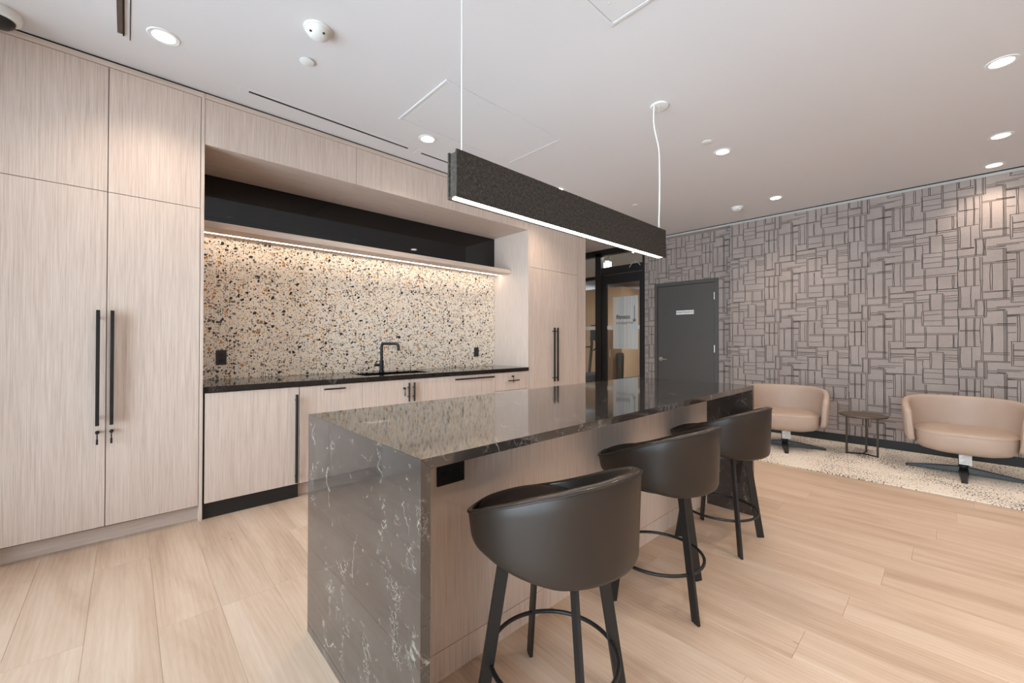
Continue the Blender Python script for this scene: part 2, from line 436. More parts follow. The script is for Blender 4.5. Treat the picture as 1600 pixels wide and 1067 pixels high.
WH= [(-0.003, -0.004, 0.124), (-0.083, 0.012, 0.21), (-0.091, 0.012, 0.21), (-0.14, 0.011, 0.21), (-0.15, 0.011, 0.21), (-0.166, 0.011, 0.21),
    (-0.184, 0.011, 0.123), (-0.242, -0.001, 0.119), (-0.071, 0.143, 0.537), (-0.073, 0.399, 0.537), (-0.092, 0.399, 0.537), (-0.123, 0.229, 0.331),
    (-0.177, 0.229, 0.331), (-0.199, 0.131, 0.331), (-0.207, 0.131, 0.276), (-0.114, 0.331, 0.434), (-0.146, 0.437, 0.537), (-0.168, 0.437, 0.537),
    (-0.19, 0.437, 0.537), (-0.209, 0.437, 0.537), (-0.297, 0.283, 0.426), (-0.293, 0.437, 0.656), (-0.342, 0.283, 0.426), (-0.404, 0.283, 0.426),
    (-0.459, 0.275, 0.536), (-0.368, 0.433, 0.727), (-0.381, 0.433, 0.727), (-0.362, -0.029, 0.265), (-0.374, -0.029, 0.265), (-0.282, -0.093, 0.115),
    (-0.307, -0.093, -0.033), (-0.449, -0.093, 0.03), (-0.542, 0.141, 0.535), (-0.556, 0.141, 0.535), (-0.637, 0.145, 0.282), (-0.7, 0.141, 0.289),
    (-0.511, 0.546, 0.688), (-0.52, 0.546, 0.688), (-0.683, 0.535, 0.687), (-0.279, 0.557, 0.656), (-0.289, 0.557, 0.656), (-0.199, 0.656, 0.887),
    (-0.21, 0.656, 0.887), (-0.119, 0.712, 0.884), (-0.13, 0.712, 0.884), (-0.295, 0.737, 0.95), (-0.311, 0.734, 0.862), (-0.323, 0.74, 0.853),
    (-0.37, 0.868, 0.949), (-0.38, 0.868, 0.949), (-0.453, 0.711, 0.925), (-0.465, 0.711, 0.925), (-0.54, 0.87, 0.925)]

WPY, WPZ, TW, TH = 1.367, 1.858, .893, .625
def ink(bm, X, y0, y1, z0, z1, holes=()):
    """printed lines on the plane X, for y0<y<y1 and z0<z<z1, skipping holes"""
    lw = .0027; rnd = random.Random(3)
    def quad(pts):
        bm.faces.new([bm.verts.new((X - .0006, y, z)) for y, z in pts])
    def clip_h(a, b, zz):
        segs = [(max(a, y0), min(b, y1))]
        for (hy0, hy1, hz0, hz1) in holes:
            nx = []
            for s, e in segs:
                if hz0 < zz < hz1 and hy1 > s and hy0 < e:
                    if s < hy0: nx.append((s, hy0))
                    if e > hy1: nx.append((hy1, e))
                else: nx.append((s, e))
            segs = nx
        return [s for s in segs if s[1] - s[0] > .01]
    def clip_v(a, b, yy):
        segs = [(max(a, z0), min(b, z1))]
        for (hy0, hy1, hz0, hz1) in holes:
            nx = []
            for s, e in segs:
                if hy0 < yy < hy1 and hz1 > s and hz0 < e:
                    if s < hz0: nx.append((s, hz0))
                    if e > hz1: nx.append((hz1, e))
                else: nx.append((s, e))
            segs = nx
        return [s for s in segs if s[1] - s[0] > .01]
    for i in range(-8, 9):
        for j in range(-5, 6):
            oy, oz = WPY - i * TW, WPZ + j * TH
            if oy < y0 - 1.2 or oy > y1 + 1.2 or oz < z0 - 1 or oz > z1 + 1: continue
            for u, va, vb in WV:
                y = oy - u
                if not (y0 + lw < y < y1 - lw): continue
                for a, b in clip_v(oz + va, oz + vb, y):
                    d = rnd.uniform(-.005, .005); y2 = min(max(y + d, y0 + lw), y1 - lw); mid = (a + b) / 2
                    for (ya, za), (yb, zb) in (((y, a), (y2, mid)), ((y2, mid), (y, b))):
                        quad([(ya - lw, za), (ya + lw, za), (yb + lw, zb), (yb - lw, zb)])
            for v, ua, ub in WH:
                z = oz + v
                if not (z0 + .012 < z < z1 - .012): continue
                for a, b in clip_h(oy - ub, oy - ua, z):
                    d = rnd.uniform(-.007, .007)
                    quad([(a, z - lw + d), (b, z - lw), (b, z + lw), (a, z + lw + d)])
    return bm
YREC = 2.157
wr = struct('wall_right', box(XR, XREC + .1, YB - .1, YREC, 0, ZC), 'wallpaper', 'taupe wallpapered wall with a printed pattern of outlined rectangles', 'wall')
tag(obj('printed_pattern', ink(bmesh.new(), XR, YB, YREC, .105, 2.9), 'wallpaper_ink', wr), kind='stuff')
bm = bmesh.new()
add_box(bm, XREC, XREC + .1, YREC, 2.372, 0, ZC); add_box(bm, XREC, XREC + .1, 3.396, 3.578, 0, ZC); add_box(bm, XREC, XREC + .1, 2.372, 3.396, 2.19, ZC)
wq = struct('wall_recess', bm, 'wallpaper', 'set back wallpapered wall around the grey door', 'wall')
tag(obj('printed_pattern', ink(bmesh.new(), XREC, YREC + .004, 3.578, .105, 2.9, [(2.372, 3.396, 0, 2.19)]), 'wallpaper_ink', wq), kind='stuff')
struct('trim_1', box(XR - .004, XREC, YB, 3.578, 2.902, ZC - .012), 'reveal_trim', 'pale trim along the top of the patterned wall', 'trim')
struct('trim_2', box(XR - .002, XREC, YB, 3.578, ZC - .012, ZC), 'shadow_gap', 'dark reveal between ceiling and pale trim', 'trim')
struct('baseboard_right', box(XR - .010, XR, YB, YREC, 0, .105, bev=.002), 'black_base', 'tall black baseboard under the patterned wall', 'baseboard')
struct('baseboard_recess', box(XREC - .010, XREC, YREC, 2.366, 0, .105, bev=.002), 'black_base', 'short black baseboard right of the grey door', 'baseboard')

# ------------------------------------------------------------------ maintenance door
d1 = thing('door_1', 'dark grey metal door with a MAINTENANCE sign', 'door', (XREC, 2.884, 0), kind='structure')
bm = bmesh.new()
add_box(bm, XREC - .014, XREC + .05, 2.372, 2.428, 0, 2.19, bev=.003); add_box(bm, XREC - .014, XREC + .05, 3.345, 3.396, 0, 2.19, bev=.003); add_box(bm, XREC - .014, XREC + .05, 2.428, 3.345, 2.132, 2.19, bev=.003)
obj('door_frame', bm, 'door_grey', d1)
leaf = obj('door_leaf', box(XREC + .004, XREC + .045, 2.432, 3.341, .01, 2.128, bev=.002), 'door_grey', d1)
for z in (1.92, 1.115, .28):
    bm = add_tube(bmesh.new(), [(XREC - .004, 2.431, z - .055), (XREC - .004, 2.431, z + .055)], .010, 12); obj('hinge', bm, 'steel', leaf, True)
bm = bmesh.new()
rose = [(XREC + .006, 3.284, .936), (XREC - .012, 3.284, .936)]
add_tube(bm, rose, .034, 24); add_tube(bm, [(XREC - .01, 3.284, .936), (XREC - .055, 3.284, .936)], .012, 12)
add_tube(bm, [(XREC - .052, 3.292, .936), (XREC - .055, 3.22, .934), (XREC - .052, 3.165, .930)], [.011, .010, .008], 10)
obj('door_handle', bm, 'steel', leaf, True)
sg = thing('door_sign', 'small white MAINTENANCE plate on the grey door', 'sign', (XREC, 2.884, 1.66))
obj('plate', box(XREC - .001, XREC + .004, 2.743, 3.026, 1.658, 1.722), 'paper_white', sg)
obj('lettering', text_bm('MAINTENANCE', .042, lambda x, y, z: (XREC - .0022, 2.884 - x * .96, 1.690 + y)), 'ink_black', sg)

# ------------------------------------------------------------------ glazed storefront with the fitness door
d2 = thing('door_2', 'black framed glass door lettered fitness at the passage', 'door', (XREC, 4.05, 0), kind='structure')
XG = XREC + .045
def fr(y0, y1, z0, z1, x0=XREC + .0, x1=XREC + .09): return box(x0, x1, y0, y1, z0, z1, bev=.002)
obj('jamb', fr(3.578, 3.625, 0, 2.89), 'storefront_black', d2)
lf = obj('door_leaf_stile', fr(3.629, 3.690, .01, 2.45, XREC + .02, XREC + .07), 'storefront_black', d2)
obj('door_leaf_stile', fr(4.365, 4.470, .01, 2.45, XREC + .02, XREC + .07), 'storefront_black', d2)
obj('top_rail', fr(3.690, 4.365, 2.287, 2.45, XREC + .02, XREC + .07), 'storefront_black', d2)
obj('bottom_rail', fr(3.690, 4.365, .01, .26, XREC + .02, XREC + .07), 'storefront_black', d2)
obj('mullion', fr(4.475, 4.603, 0, 2.89), 'storefront_black', d2)
obj('jamb', fr(6.90, 7.0, 0, 2.89), 'storefront_black', d2)
obj('mullion', fr(5.70, 5.78, 0, 2.89), 'storefront_black', d2)
obj('header', fr(3.578, 7.0, 2.826, 2.94), 'storefront_black', d2)
obj('transom_bar', fr(3.625, 4.475, 2.460, 2.596), 'storefront_black', d2)
obj('transom_bar', fr(4.603, 6.9, 2.395, 2.455), 'storefront_black', d2)
obj('sill', fr(4.603, 6.9, 0, .12), 'storefront_black', d2)
gl = obj('pane', box(XG, XG + .006, 3.690, 4.365, .26, 2.287), 'clear_glass', d2)
obj('pane', box(XG, XG + .006, 3.625, 4.475, 2.596, 2.826), 'clear_glass', d2)
for a, b in ((4.603, 5.70), (5.78, 6.90)):
    obj('pane', box(XG, XG + .006, a, b, .12, 2.395), 'clear_glass', d2)
    obj('pane', box(XG, XG + .006, a, b, 2.455, 2.826), 'clear_glass', d2)
obj('safety_band', box(XG - .0015, XG - .0005, 3.690, 4.365, 1.442, 1.512), 'frosted_film', gl)
obj('safety_band', box(XG - .0015, XG - .0005, 4.603, 5.70, 1.442, 1.512), 'frosted_film', d2)
obj('frosted_panel', box(XG - .004, XG - .003, 3.735, 4.235, 1.09, 2.035), 'frosted_film', gl)
PT = lambda yc, zc: (lambda x, y, z: (XG - .0055, yc - x, zc + y))
obj('lettering', text_bm('fitness', .112, PT(4.025, 1.665), bold=.001), 'ink_black', gl)
bm = bmesh.new(); rnd = random.Random(5)
for i in range(13):                       # the small second line is too blurred to read
    y = 4.16 - i * .028; hh = rnd.choice((.030, .030, .046))
    add_box(bm, XG - .0055, XG - .0045, y - .010, y + .004, 1.545 - (hh - .03), 1.575)
tag(obj('blurred_small_print', bm, 'ink_grey', gl), kind='stuff')
bm = add_tube(bmesh.new(), [(XG - .005, 3.80, 1.615), (XG - .005, 3.80, 1.86)], .006, 8); add_lathe(bm, [(0, -.028), (.02, -.02), (.028, 0), (.02, .02), (0, .028)], (XG - .006, 3.80, 1.60), 16)
obj('pendant_on_glass', bm, 'ink_grey', gl, True)  # line and ball put on the glass for a pendant lamp behind it
bm = add_tube(bmesh.new(), [(XREC - .008, 3.87 - .21 * k / 12, 2.50 + .13 * math.sin(math.pi * (.08 + .80 * k / 12))) for k in range(13)], .005, 8)
obj('door_loop_cable', bm, 'grey_trim', d2, True)

# ------------------------------------------------------------------ fitness room seen through the glass
struct('floor_fitness', box(XREC + .1, 16.5, 2.2, 14.5, -.1, 0), 'gym_floor', 'dark rubber floor of the fitness room', 'floor')
struct('ceiling_fitness', box(XREC + .1, 16.5, 2.2, 14.5, 3.3, 3.4), 'ceiling_paint', 'white ceiling of the fitness room', 'ceiling')
struct('wall_fitness_near', box(XREC + .1, 16.5, 2.1, 2.2, 0, 3.4), 'gym_beige', 'beige side wall of the fitness room', 'wall')
struct('wall_fitness_side', box(XREC, 16.5, 14.5, 14.6, 0, 3.4), 'gym_beige', 'beige end wall of the fitness room', 'wall')
bm = bmesh.new()
add_box(bm, 16.5, 16.6, 2.1, 10.6, 0, 3.4); add_box(bm, 16.5, 16.6, 13.8, 14.6, 0, 3.4); add_box(bm, 16.5, 16.6, 10.6, 13.8, 0, .5); add_box(bm, 16.5, 16.6, 10.6, 13.8, 2.7, 3.4)
struct('wall_fitness_far', bm, 'gym_beige', 'beige far wall of the fitness room with a window', 'wall')
struct('wall_fitness_entry', box(XREC + .002, XREC + .1, 7.0, 14.5, 0, 3.4), 'gym_beige', 'beige entry wall of the fitness room', 'wall')
struct('wall_fitness_over', box(XREC + .1, XREC + .16, 2.2, 7.0, ZC, 3.3), 'wall_paint', 'bulkhead above the glass storefront', 'wall')
struct('wall_fitness_block', box(12.0, 14.6, 7.45, 9.6, 0, 3.05, bev=.01), 'gym_beige', 'beige boxed column inside the fitness room', 'column')
portal((16.55, 12.2, 1.6), (3.2, 2.2), (-1, 0, 0))
lk = thing('locker', 'brown wooden locker seen through the fitness door', 'locker', (10.75, 7.0, 0))
obj('body', box(10.52, 11.0, 6.82, 7.18, 0, 1.56, bev=.006), 'gym_brown', lk)
dd = obj('door', box(10.50, 10.52, 6.83, 7.17, .06, 1.54, bev=.004), 'gym_brown', lk)
obj('handle', box(10.475, 10.50, 6.90, 6.915, .75, .98, bev=.004), 'steel', dd)
bn = thing('towel_bin', 'slim black bin beside the brown locker', 'bin', (10.6, 6.62, 0))
obj('body', add_lathe(bmesh.new(), [(0, 0), (.10, 0), (.12, .8), (.11, .82), (.10, .8), (0, .78)], (10.6, 6.64, 0), 20), 'matte_black', bn, True)
obj('lid', add_lathe(bmesh.new(), [(0, .83), (.122, .83), (.122, .86), (.06, .90), (0, .905)], (10.6, 6.64, 0), 20), 'matte_black', bn, True)
tm = thing('treadmill', 'blue grey treadmill seen through the side glass', 'treadmill', (10.6, 7.7, 0))
obj('deck', box(9.6, 11.3, 7.35, 8.05, 0, .22, bev=.02), 'machine_blue_grey', tm)
for y in (7.40, 8.0):
    obj('upright', add_tube(bmesh.new(), [(10.95, y, .2), (11.1, y, 1.15), (11.05, y, 1.35)], .045, 10), 'machine_blue_grey', tm, True)
    obj('handrail', add_tube(bmesh.new(), [(11.08, y, 1.05), (10.5, y, 1.02), (10.35, y, .95)], .025, 10), 'matte_black', tm, True)
obj('console', box(11.0, 11.12, 7.38, 8.02, 1.25, 1.75, bev=.03), 'machine_blue_grey', tm)
ex = thing('exit_sign', 'lit white exit box hanging behind the transom glass', 'sign', (7.4, 5.02, 2.70))
obj('housing', box(7.38, 7.44, 4.86, 5.14, 2.71, 2.90, bev=.004), 'white_plastic', ex)
obj('lit_face', box(7.376, 7.380, 4.87, 5.13, 2.72, 2.89), 'exit_face', ex)
obj('stem', add_tube(bmesh.new(), [(7.41, 4.9, 2.90), (7.41, 4.9, 3.30)], .006, 8), 'matte_black', ex, True)

for x, y, lb in ((7.7, 3.85, 'added fill light panel nearest the fitness door'), (7.7, 7.4, 'added fill light panel left of the fitness door'), (11.2, 5.4, 'added fill light panel deep in the fitness room')):  # glowing panels added out of view to brighten the fitness room
    t = thing('fill_panel', lb, 'fill light', (x, y, 3.26), group='added fitness room fill panels')
    obj('frame', box(x - .32, x + .32, y - .62, y + .62, 3.275, 3.299, bev=.003), 'white_plastic', t)
    obj('diffuser', box(x - .29, x + .29, y - .59, y + .59, 3.270, 3.2745), 'fill_panel', t)

# ------------------------------------------------------------------ ceiling fixtures
def downlight(x, y, label, watts=40, z=ZC):
    t = thing('downlight', label, 'downlight', (x, y, z - .006), group='recessed ceiling downlights')
    obj('trim_ring', add_lathe(bmesh.new(), [(.052, -.0), (.052, -.004), (.070, -.005), (.074, -.001), (.074, 0)], (x, y, z), 40), 'white_plastic', t, True)
    obj('lens', add_lathe(bmesh.new(), [(0, -.0025), (.052, -.0025), (.052, -.0005), (0, -.0005)], (x, y, z), 32), 'downlight_lens', t)
    l = bpy.data.lights.new('downlight_lamp', 'SPOT'); l.energy = watts; l.color = (1.0, .83, .67); l.spot_size = math.radians(125); l.spot_blend = .9; l.shadow_soft_size = .05
    o = bpy.data.objects.new('downlight_lamp', l); COL.objects.link(o); o.parent = t; o.location = (0, 0, -.02)
    return t
downlight(.142, 3.018, 'round downlight above the tall cabinets at upper left', 34)
downlight(1.848, 3.018, 'round downlight between the slot diffuser and large access panel')
downlight(3.911, 1.392, 'round downlight just past the small disc beyond the pendant')
downlight(5.629, 1.408, 'round downlight beside the far smoke detector')
downlight(3.892, -.228, 'largest and nearest downlight at the right edge')
downlight(5.283, -.302, 'middle downlight of the three at the right edge')
downlight(6.117, -.305, 'downlight closest to the patterned wall at the right edge', 24)
downlight(3.55, 3.018, 'downlight in front of the right tall cabinet hidden by the pendant')
for i, x in enumerate((-.3, 1.1, 2.5)): downlight(x, -1.88, ('nearest', 'middle', 'farthest')[i] + ' added downlight of the unseen row by the opposite wall', 80)  # row added out of view to brighten the island front
downlight(5.60, 5.0, 'added unseen downlight in the passage before the glass door')  # added out of view to brighten the passage
downlight(1.10, -.25, 'added unseen downlight overhead in front of the nearest stool')  # added out of view for warm light on the island front
downlight(2.50, -.25, 'added unseen downlight overhead in front of the farthest stool')  # second unseen lamp added to light the island front
for i, (x, y) in enumerate(((8.6, 5.0), (8.9, 4.85), (9.2, 5.0))):
    downlight(x, y, ('left', 'middle', 'right')[i] + ' small downlight behind the transom glass', 60, 3.3)
downlight(11.0, 6.5, 'downlight over the brown locker in the fitness room', 120, 3.3)

sd = thing('smoke_detector', 'white domed smoke detector near the top left downlight', 'detector', (.757, 2.367, ZC - .05), group='smoke detectors')
def detector(t, x, y):
    b = obj('dome', add_lathe(bmesh.new(), [(0, -.046), (.03, -.044), (.052, -.034), (.062, -.016), (.064, -.010)], (x, y, ZC), 36), 'white_plastic', t, True)
    obj('base', add_lathe(bmesh.new(), [(.064, -.012), (.070, -.010), (.072, 0), (0, 0)], (x, y, ZC), 36), 'white_plastic', t, True)
    for a in (200, 290):
        ca, sa = math.cos(math.radians(a)), math.sin(math.radians(a))
        obj('sensor_port', add_lathe(bmesh.new(), [(0, -.004), (.007, -.003), (.007, .004)], (x + .045 * ca, y + .045 * sa, ZC - .036), 12), 'dark_plastic', b, True)
detector(sd, .757, 2.367)
sd2 = thing('smoke_detector', 'white domed smoke detector near the patterned wall', 'detector', (5.679, 1.846, ZC - .05), group='smoke detectors')
detector(sd2, 5.679, 1.846)
for x, y, lb in ((.794, 2.679, 'flat white ceiling disc below the near smoke detector'), (3.614, 1.411, 'flat white ceiling disc beside the pendant cord downlight'), (4.647, 2.687, 'flat white ceiling disc above the far end of the pendant')):
    t = thing('sprinkler_cover', lb, 'ceiling disc', (x, y, ZC - .01), group='flat ceiling discs')
    obj('cover', add_lathe(bmesh.new(), [(0, -.010), (.036, -.010), (.041, -.008), (.041, -.0045), (0, -.0045)], (x, y, ZC), 36), 'white_plastic', t, True)
    obj('neck', add_lathe(bmesh.new(), [(.030, -.0045), (.030, 0)], (x, y, ZC), 24), 'grey_trim', t, True)
dc = thing('dome_camera', 'white dome camera with a dark lens at the upper left', 'camera', (-.49, 3.36, ZC - .09))
obj('housing', add_lathe(bmesh.new(), [(.0, 0), (.078, 0), (.082, -.02), (.074, -.045), (.055, -.05)], (-.49, 3.36, ZC), 36), 'white_plastic', dc, True)
obj('dome', add_lathe(bmesh.new(), [(.056, -.048), (.052, -.068), (.034, -.086), (0, -.094)], (-.49, 3.36, ZC), 32), 'dark_plastic', dc, True)

def access(x0, x1, y0, y1, label):
    t = thing('access_panel', label, 'access panel', ((x0 + x1) / 2, (y0 + y1) / 2, ZC - .006), group='ceiling access panels')
    bm = bmesh.new(); w = .018
    for a in ((x0, x1, y0, y0 + w), (x0, x1, y1 - w, y1), (x0, x0 + w, y0 + w, y1 - w), (x1 - w, x1, y0 + w, y1 - w)): add_box(bm, *a, ZC - .006, ZC, bev=.0015)
    obj('panel_frame', bm, 'ceiling_paint', t)
    p = obj('panel', box(x0 + w + .003, x1 - w - .003, y0 + w + .003, y1 - w - .003, ZC - .004, ZC, bev=.001), 'ceiling_paint', t)
    for x in (x0 + .14, x1 - .14):
        for y in (y0 + .08, y1 - .08):
            obj('screw', add_lathe(bmesh.new(), [(0, -.006), (.005, -.006), (.005, -.003)], (x, y, ZC), 10), 'grey_trim', p)
access(1.512, 2.677, 2.24, 2.892, 'large white rectangular access panel above the left end of the pendant')
access(.75, 1.907, .60, 1.248, 'white rectangular access panel cut by the top edge')

def slot(x0, x1, y, label):
    t = thing('slot_diffuser', label, 'air slot', ((x0 + x1) / 2, y, ZC - .004), group='linear slot diffusers')
    bm = bmesh.new()
    add_box(bm, x0 - .05, x1 + .05, y - .055, y - .012, ZC - .003, ZC); add_box(bm, x0 - .05, x1 + .05, y + .012, y + .055, ZC - .003, ZC)
    add_box(bm, x0 - .05, x0, y - .012, y + .012, ZC - .003, ZC); add_box(bm, x1, x1 + .05, y - .012, y + .012, ZC - .003, ZC)
    obj('flange', bm, 'ceiling_paint', t)
    obj('slot_opening', box(x0, x1, y - .012, y + .012, ZC - .0012, ZC - .0002), 'shadow_gap', t)
slot(.601, 1.813, 3.283, 'long black slot diffuser above the upper cabinets')
slot(1.943, 3.15, 3.283, 'black slot diffuser partly hidden behind the pendant')
t = thing('return_grille', 'open linear return slot at the top left edge', 'air slot', (-.03, 2.5, ZC - .006))
bm = bmesh.new()
add_box(bm, -.090, -.048, 1.2, 3.19, ZC - .004, ZC); add_box(bm, -.018, .002, 1.2, 3.19, ZC - .004, ZC); add_box(bm, -.048, -.018, 3.150, 3.19, ZC - .004, ZC)
obj('flange', bm, 'ceiling_paint', t)
obj('slot_opening', box(-.048, -.018, 1.2, 3.150, ZC - .0015, ZC - .0003), 'bronze_top', t)
obj('vane', box(-.026, -.020, 1.2, 3.150, ZC - .012, ZC - .0016), 'shadow_gap', t)
obj('edge_gap', box(.002, .006, 1.2, 3.19, ZC - .001, ZC - .0002), 'shadow_gap', t)

# ------------------------------------------------------------------ kitchen cabinets
G = .0018                              # half gap between door leaves
def pull_v(x, z0, z1, door, y=YF, sq=.0085, off=.036):
    h = obj('handle', box(x - sq, x + sq, y - off - .010, y - off + .010, z0, z1, bev=.0015), 'matte_black', door)
    for z in (z0 + .045, z1 - .045):
        obj('handle_post', add_tube(bmesh.new(), [(x, y, z), (x, y - off, z)], .006, 10), 'matte_black', door, True)
    return h
def pull_h(x0, x1, z, door, y=YF, off=.030, r=.006):
    obj('handle', box(x0, x1, y - off - .006, y - off + .006, z - r, z + r, bev=.0012), 'matte_black', door)
    for x in (x0 + .03, x1 - .03):
        obj('handle_post', add_tube(bmesh.new(), [(x, y, z), (x, y - off, z)], .004, 8), 'matte_black', door, True)
def lock(x, z, door, y=YF):
    obj('lock', add_tube(bmesh.new(), [(x, y + .002, z), (x, y - .016, z)], .010, 14), 'key_steel', door, True)
    bm = box(x - .006, x + .006, y - .030, y - .016, z - .010, z + .010, bev=.002); add_box(bm, x - .003, x + .003, y - .026, y - .023, z - .055, z - .012); add_box(bm, x - .005, x + .005, y - .027, y - .022, z - .072, z - .040, bev=.001)
    obj('key', bm, 'matte_black', door)
ZT, ZS, ZBT = 2.891, 2.131, .109
# tall cabinet left
c = thing('tall_cabinet', 'tall pale oak cabinet with long black handles at the left', 'cabinet', (-.088, 3.81, 0))
bm = bmesh.new(); add_box(bm, -.54, .362, YF + .020, YBK, .10, ZT)
obj('body', bm, 'shadow_gap', c)
obj('end_panel', box(.364, .3835, YF - .001, YBK, 0, ZC - .012, bev=.001), 'oak_vertical', c)
obj('toe_kick', box(-.54, .364, YF + .066, YF + .086, 0, .10), 'oak_horizontal', c)
obj('fascia', box(-.54, .364, YF, YF + .020, ZT + .003, ZC - .012, bev=.001), 'oak_horizontal', c)
for x0, x1, hx in ((-.536, -.088 - G, -.1235), (-.088 + G, .361, -.0625)):
    d = obj('door', box(x0, x1, YF, YF + .019, ZBT, ZS - G, bev=.001), 'oak_vertical', c)
    pull_v(hx, .722, 1.410, d); lock(hx, .680, d)
    obj('upper_door', box(x0, x1, YF, YF + .019, ZS + G, ZT, bev=.001), 'oak_vertical', c)
struct('trim_3', box(-.54, 4.53, YF + .008, YF + .05, ZC - .012, ZC), 'shadow_gap', 'dark shadow gap between cabinets and ceiling', 'trim')
# upper cabinets
ub = [.3855, 1.437, 2.485, 3.548]
for i, lb in enumerate(('pale oak upper cabinet next to the left tall cabinet', 'pale oak upper cabinet in the middle over the black niche', 'pale oak upper cabinet partly behind the hanging pendant')):
    x0, x1 = ub[i] + (0 if i == 0 else G), ub[i + 1] - G
    u = thing('upper_cabinet', lb, 'cabinet', ((x0 + x1) / 2, 3.81, 2.578), group='upper cabinets over the counter')
    obj('body', box(x0, x1, YF + .020, YBK, 2.597, ZT), 'shadow_gap', u)
    obj('bottom_panel', box(x0, x1, YF + .020, YBK - .002, 2.578, 2.596, bev=.001), 'oak_horizontal', u)
    obj('door', box(x0, x1, YF, YF + .019, 2.578, ZT, bev=.001), 'oak_vertical', u)
    obj('fascia', box(x0 - (G if i else 0), x1 + G, YF, YF + .020, ZT + .003, ZC - .012, bev=.0005), 'oak_horizontal', u)
# right tall cabinet
p = thing('tall_cabinet', 'tall pale oak cabinet with paired handles right of the counter', 'cabinet', (4.03, 3.81, 0))
obj('body', box(3.572, 4.512, YF + .020, YBK, .10, ZT), 'shadow_gap', p)
obj('end_panel', box(3.550, 3.569, YF - .001, YBK, 0, ZC - .012, bev=.001), 'oak_vertical', p)
obj('end_panel', box(4.513, 4.529, YF + .004, YBK, 0, ZC - .012, bev=.001), 'oak_vertical', p)
obj('toe_kick', box(3.569, 4.513, YF + .066, YF + .086, 0, .10), 'oak_horizontal', p)
obj('fascia', box(3.569, 4.513, YF, YF + .020, ZT + .003, ZC - .012, bev=.001), 'oak_horizontal', p)
for x0, x1, hx in ((3.572, 4.04 - G, 3.998), (4.04 + G, 4.510, 4.062)):
    d = obj('door', box(x0, x1, YF, YF + .019, ZBT, ZS - G, bev=.001), 'oak_vertical', p)
    pull_v(hx, .712, 1.400, d)
    obj('upper_door', box(x0, x1, YF, YF + .019, ZS + G, ZT, bev=.001), 'oak_vertical', p)

# niche, shelf, backsplash, counter
tag(obj('niche_panel', box(.3845, 3.549, YBK - .002, YBK + .005, 2.129, 2.577), 'black_glass'), 'glossy black back panel of the niche under the upper cabinets', 'panel')
sh = thing('floating_shelf', 'pale oak shelf with a lit strip above the terrazzo', 'shelf', (1.97, 3.96, 2.080))
obj('board', box(.384, 3.549, 3.794, YBK - .002, 2.080, 2.128, bev=.001), 'oak_horizontal', sh)
obj('led_strip', box(.390, 3.545, 3.990, 4.001, 2.0785, 2.0802), 'led_warm', sh)
tag(obj('backsplash', box(.3845, 3.549, YBK - .006, YBK + .005, .913, 2.0795), 'terrazzo'), 'cream terrazzo backsplash with black and ochre chips', 'backsplash')
ct = thing('countertop', 'black quartz counter running along the terrazzo', 'countertop', (1.97, 3.8, .872))
bm = bmesh.new(); SX0, SX1, SY0, SY1 = 1.57, 2.26, 3.60, 3.90
for a in ((.3845, SX0, YF - .012, YBK - .007), (SX1, 3.549, YF - .012, YBK - .007), (SX0, SX1, YF - .012, SY0), (SX0, SX1, SY1, YBK - .007)): add_box(bm, *a, .872, .912)
bmesh.ops.remove_doubles(bm, verts=bm.verts[:], dist=1e-5)
obj('slab', bm, 'counter_quartz', ct)
sk = thing('sink', 'black undermount sink below the black faucet', 'sink', ((SX0 + SX1) / 2, 3.75, .70))
bm = bmesh.new()
for a in ((SX0, SX0 + .012, SY0, SY1, .70, .872), (SX1 - .012, SX1, SY0, SY1, .70, .872), (SX0 + .012, SX1 - .012, SY0, SY0 + .012, .70, .872), (SX0 + .012, SX1 - .012, SY1 - .012, SY1, .70, .872), (SX0 + .012, SX1 - .012, SY0 + .012, SY1 - .012, .70, .712)): add_box(bm, *a)
obj('basin', bm, 'matte_black', sk)
obj('drain', add_lathe(bmesh.new(), [(0, .714), (.04, .714), (.045, .712)], ((SX0 + SX1) / 2, 3.75, 0), 20), 'steel', sk, True)
fx, fy = 1.894, 3.955
fc = thing('faucet', 'matte black single lever faucet behind the sink', 'faucet', (fx, fy, .912))
obj('base', add_lathe(bmesh.new(), [(0, .912), (.027, .912), (.027, .925), (.022, .928), (.022, 1.03), (.0, 1.03)], (fx, fy, 0), 24), 'matte_black', fc, True)
arc = [(fx, fy, .92), (fx, fy, 1.17)] + [(fx + .03 * (1 - math.cos(a)) * .55, fy - .03 * (1 - math.cos(a)) * .8, 1.17 + .03 * math.sin(a)) for a in (.5, 1.0, 1.57)]
ex2, ey2 = fx + .10, fy - .15
arc += [(ex2 - .015, ey2 + .02, 1.20), (ex2, ey2, 1.19), (ex2 + .004, ey2 - .006, 1.165), (ex2 + .004, ey2 - .006, 1.13)]
obj('spout', add_tube(bmesh.new(), arc, .0145, 14), 'matte_black', fc, True)
obj('lever', add_tube(bmesh.new(), [(fx - .01, fy, .985), (fx - .075, fy - .005, .985)], .013, 12), 'matte_black', fc, True)
obj('lever_blade', add_tube(bmesh.new(), [(fx - .078, fy - .005, .965), (fx - .055, fy - .010, 1.03)], .006, 8), 'matte_black', fc, True)

